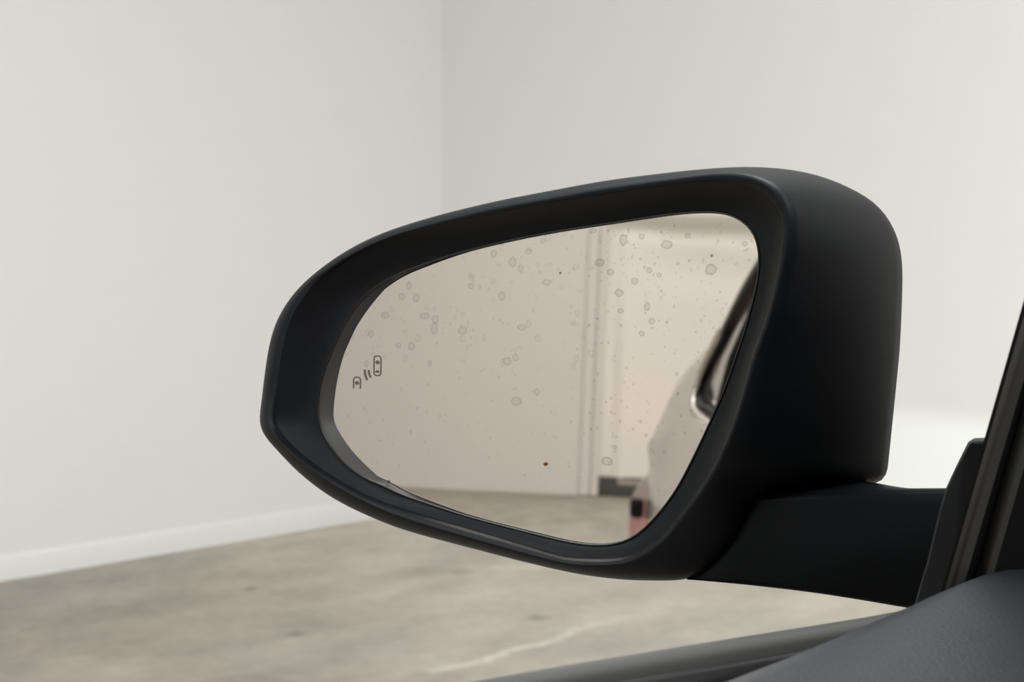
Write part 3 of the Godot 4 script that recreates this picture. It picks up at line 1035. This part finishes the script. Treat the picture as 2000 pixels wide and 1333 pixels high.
func build_side_window(edge: PackedVector3Array) -> void:
	var w := part("rear_side_window", car)
	# frame: along the roof edge, round the rear corner, forward along the belt
	var upper := []
	for p in edge:
		if p.z > 0.55:
			upper.append(p)
	var corner := [Vector3(-0.252, 1.079, 1.81), Vector3(-0.262, 1.040, 1.835), Vector3(-0.268, 1.019, 1.80), Vector3(-0.273, 1.006, 1.70), Vector3(-0.274, 1.000, 1.5), Vector3(-0.273, 0.997, 1.2), Vector3(-0.275, 1.003, 0.8), Vector3(-0.278, 1.012, 0.5)]
	var lane := PackedVector3Array()
	for p in upper:
		lane.append(p + Vector3(-0.004, 0, 0))
	var st := start()
	tube_into(st, lane, 0.0045)
	put("upper_seal", finish(st), materials.smooth_black, w)
	lane = PackedVector3Array()
	var seal := PackedVector3Array()
	for p in smooth_path([Vector3(-0.234, 1.135, 1.715)] + corner, 4):
		lane.append(p + Vector3(-0.006, 0, 0))
		seal.append(p + (Vector3(-0.22, 1.10, minf(p.z, 1.55)) - p).normalized() * 0.015)
	st = start()
	tube_into(st, lane, 0.0075)
	put("window_trim", finish(st), materials.trim_metal, w, "satin metal window surround")
	st = start()
	tube_into(st, seal, 0.005)
	put("window_seal", finish(st), materials.deep_black, w)
	var rows := []
	for p in upper:
		var low := Vector3(-0.27, lerpf(1.01, 1.0, clampf(p.z / 1.6, 0, 1)), p.z)
		var r := PackedVector3Array()
		for k in 7:
			r.append(low.lerp(p, k / 6.0) + Vector3(0.012 - 0.012 * sin(PI * k / 6.0), 0, 0))
		rows.append(r)
	st = start()
	grid_into(st, rows, false, Vector3(0.5, 1.1, 1.2))
	var bar := start()
	tube_into(bar, PackedVector3Array([Vector3(-0.272, 1.0, 1.3), Vector3(-0.252, 1.09, 1.3), Vector3(-0.214, 1.19, 1.3), Vector3(-0.17, 1.285, 1.3)]), 0.007)
	put("pane_divider", finish(bar), materials.deep_black, w)
	put("window_pane", finish(st), materials.tinted_glass, w)


func build_lamps() -> void:
	# tail lamp: stands proud of the rear quarter
	var t := part("tail_lamp", car, "red tail lamp standing proud of the flank")
	var shell := func(y0: float, y1: float) -> ArrayMesh:
		var rows := []
		for i in 15:
			var y := lerpf(y0, y1, i / 14.0)
			var proud := along([[0.48, 0.0], [0.56, 0.03], [0.66, 0.044], [0.77, 0.044], [0.80, 0.026], [0.835, 0.0]], y)
			var r := PackedVector3Array()
			for q in [Vector2(2.80, -0.4), Vector2(2.86, 0.45), Vector2(2.90, 0.9), Vector2(2.95, 1.0), Vector2(3.02, 0.85), Vector2(3.08, 0.5), Vector2(3.12, 0.0)]:
				r.append(Vector3(minf(side_x(y, minf(q.x, 2.95)), -0.2) - proud * q.y + maxf(0.0, q.x - 2.95) * 0.6, y, q.x))
			rows.append(r)
		var st := start()
		grid_into(st, rows, false, Vector3(0.5, 0.66, 2.7))
		return finish(st)
	put("lamp_fairing", shell.call(0.765, 0.835), materials.paint, t)
	put("lens", shell.call(0.48, 0.765), materials.red_lens, t)
	put("lamp_recess", box(Vector3(-0.352, 0.722, 2.835), Vector3(-0.318, 0.765, 2.885), 0.006), materials.deep_black, t)
	var glow := SpotLight3D.new()
	glow.name = "tail_light"
	car.add_child(glow)
	glow.position = Vector3(-0.27, 0.70, 3.16)
	glow.look_at_from_position(glow.position, Vector3(-0.07, 0.70, 12.3))
	glow.spot_angle = 2.4
	glow.spot_angle_attenuation = 1.0
	glow.light_color = Color(1.0, 0.12, 0.10)
	glow.light_energy = 6.0
	glow.light_size = 0.03
	glow.spot_range = 30
	glow.spot_attenuation = 2.0
	glow.shadow_enabled = true
	# headlamp: unseen plates added around it cut the beam off level and sideways
	var h := part("head_lamp", car)
	put("lens", box(Vector3(-0.06, 0.575, -2.03), Vector3(0.10, 0.64, -2.01), 0.008), materials.lamp_lens, h)
	put("brow", box(Vector3(-0.17, 0.5873, -2.165), Vector3(0.25, 0.70, -2.15), 0.001), materials.deep_black, h)
	put("hood", box(Vector3(-0.17, 0.69, -2.16), Vector3(0.25, 0.70, -1.98), 0.003), materials.deep_black, h)
	put("side_baffle", box(Vector3(-0.17, 0.45, -2.16), Vector3(-0.16, 0.70, -1.98), 0.001), materials.deep_black, h)
	var beam := AreaLight3D.new()
	beam.name = "head_light"
	car.add_child(beam)
	beam.look_at_from_position(Vector3(0.02, 0.59, -2.06), Vector3(-0.8, 0.53, -3.3))
	beam.area_size = Vector2(0.06, 0.003)
	beam.light_color = Color(0.94, 1.0, 0.97)
	beam.light_energy = 4.0
	beam.area_range = 30
	beam.shadow_enabled = true
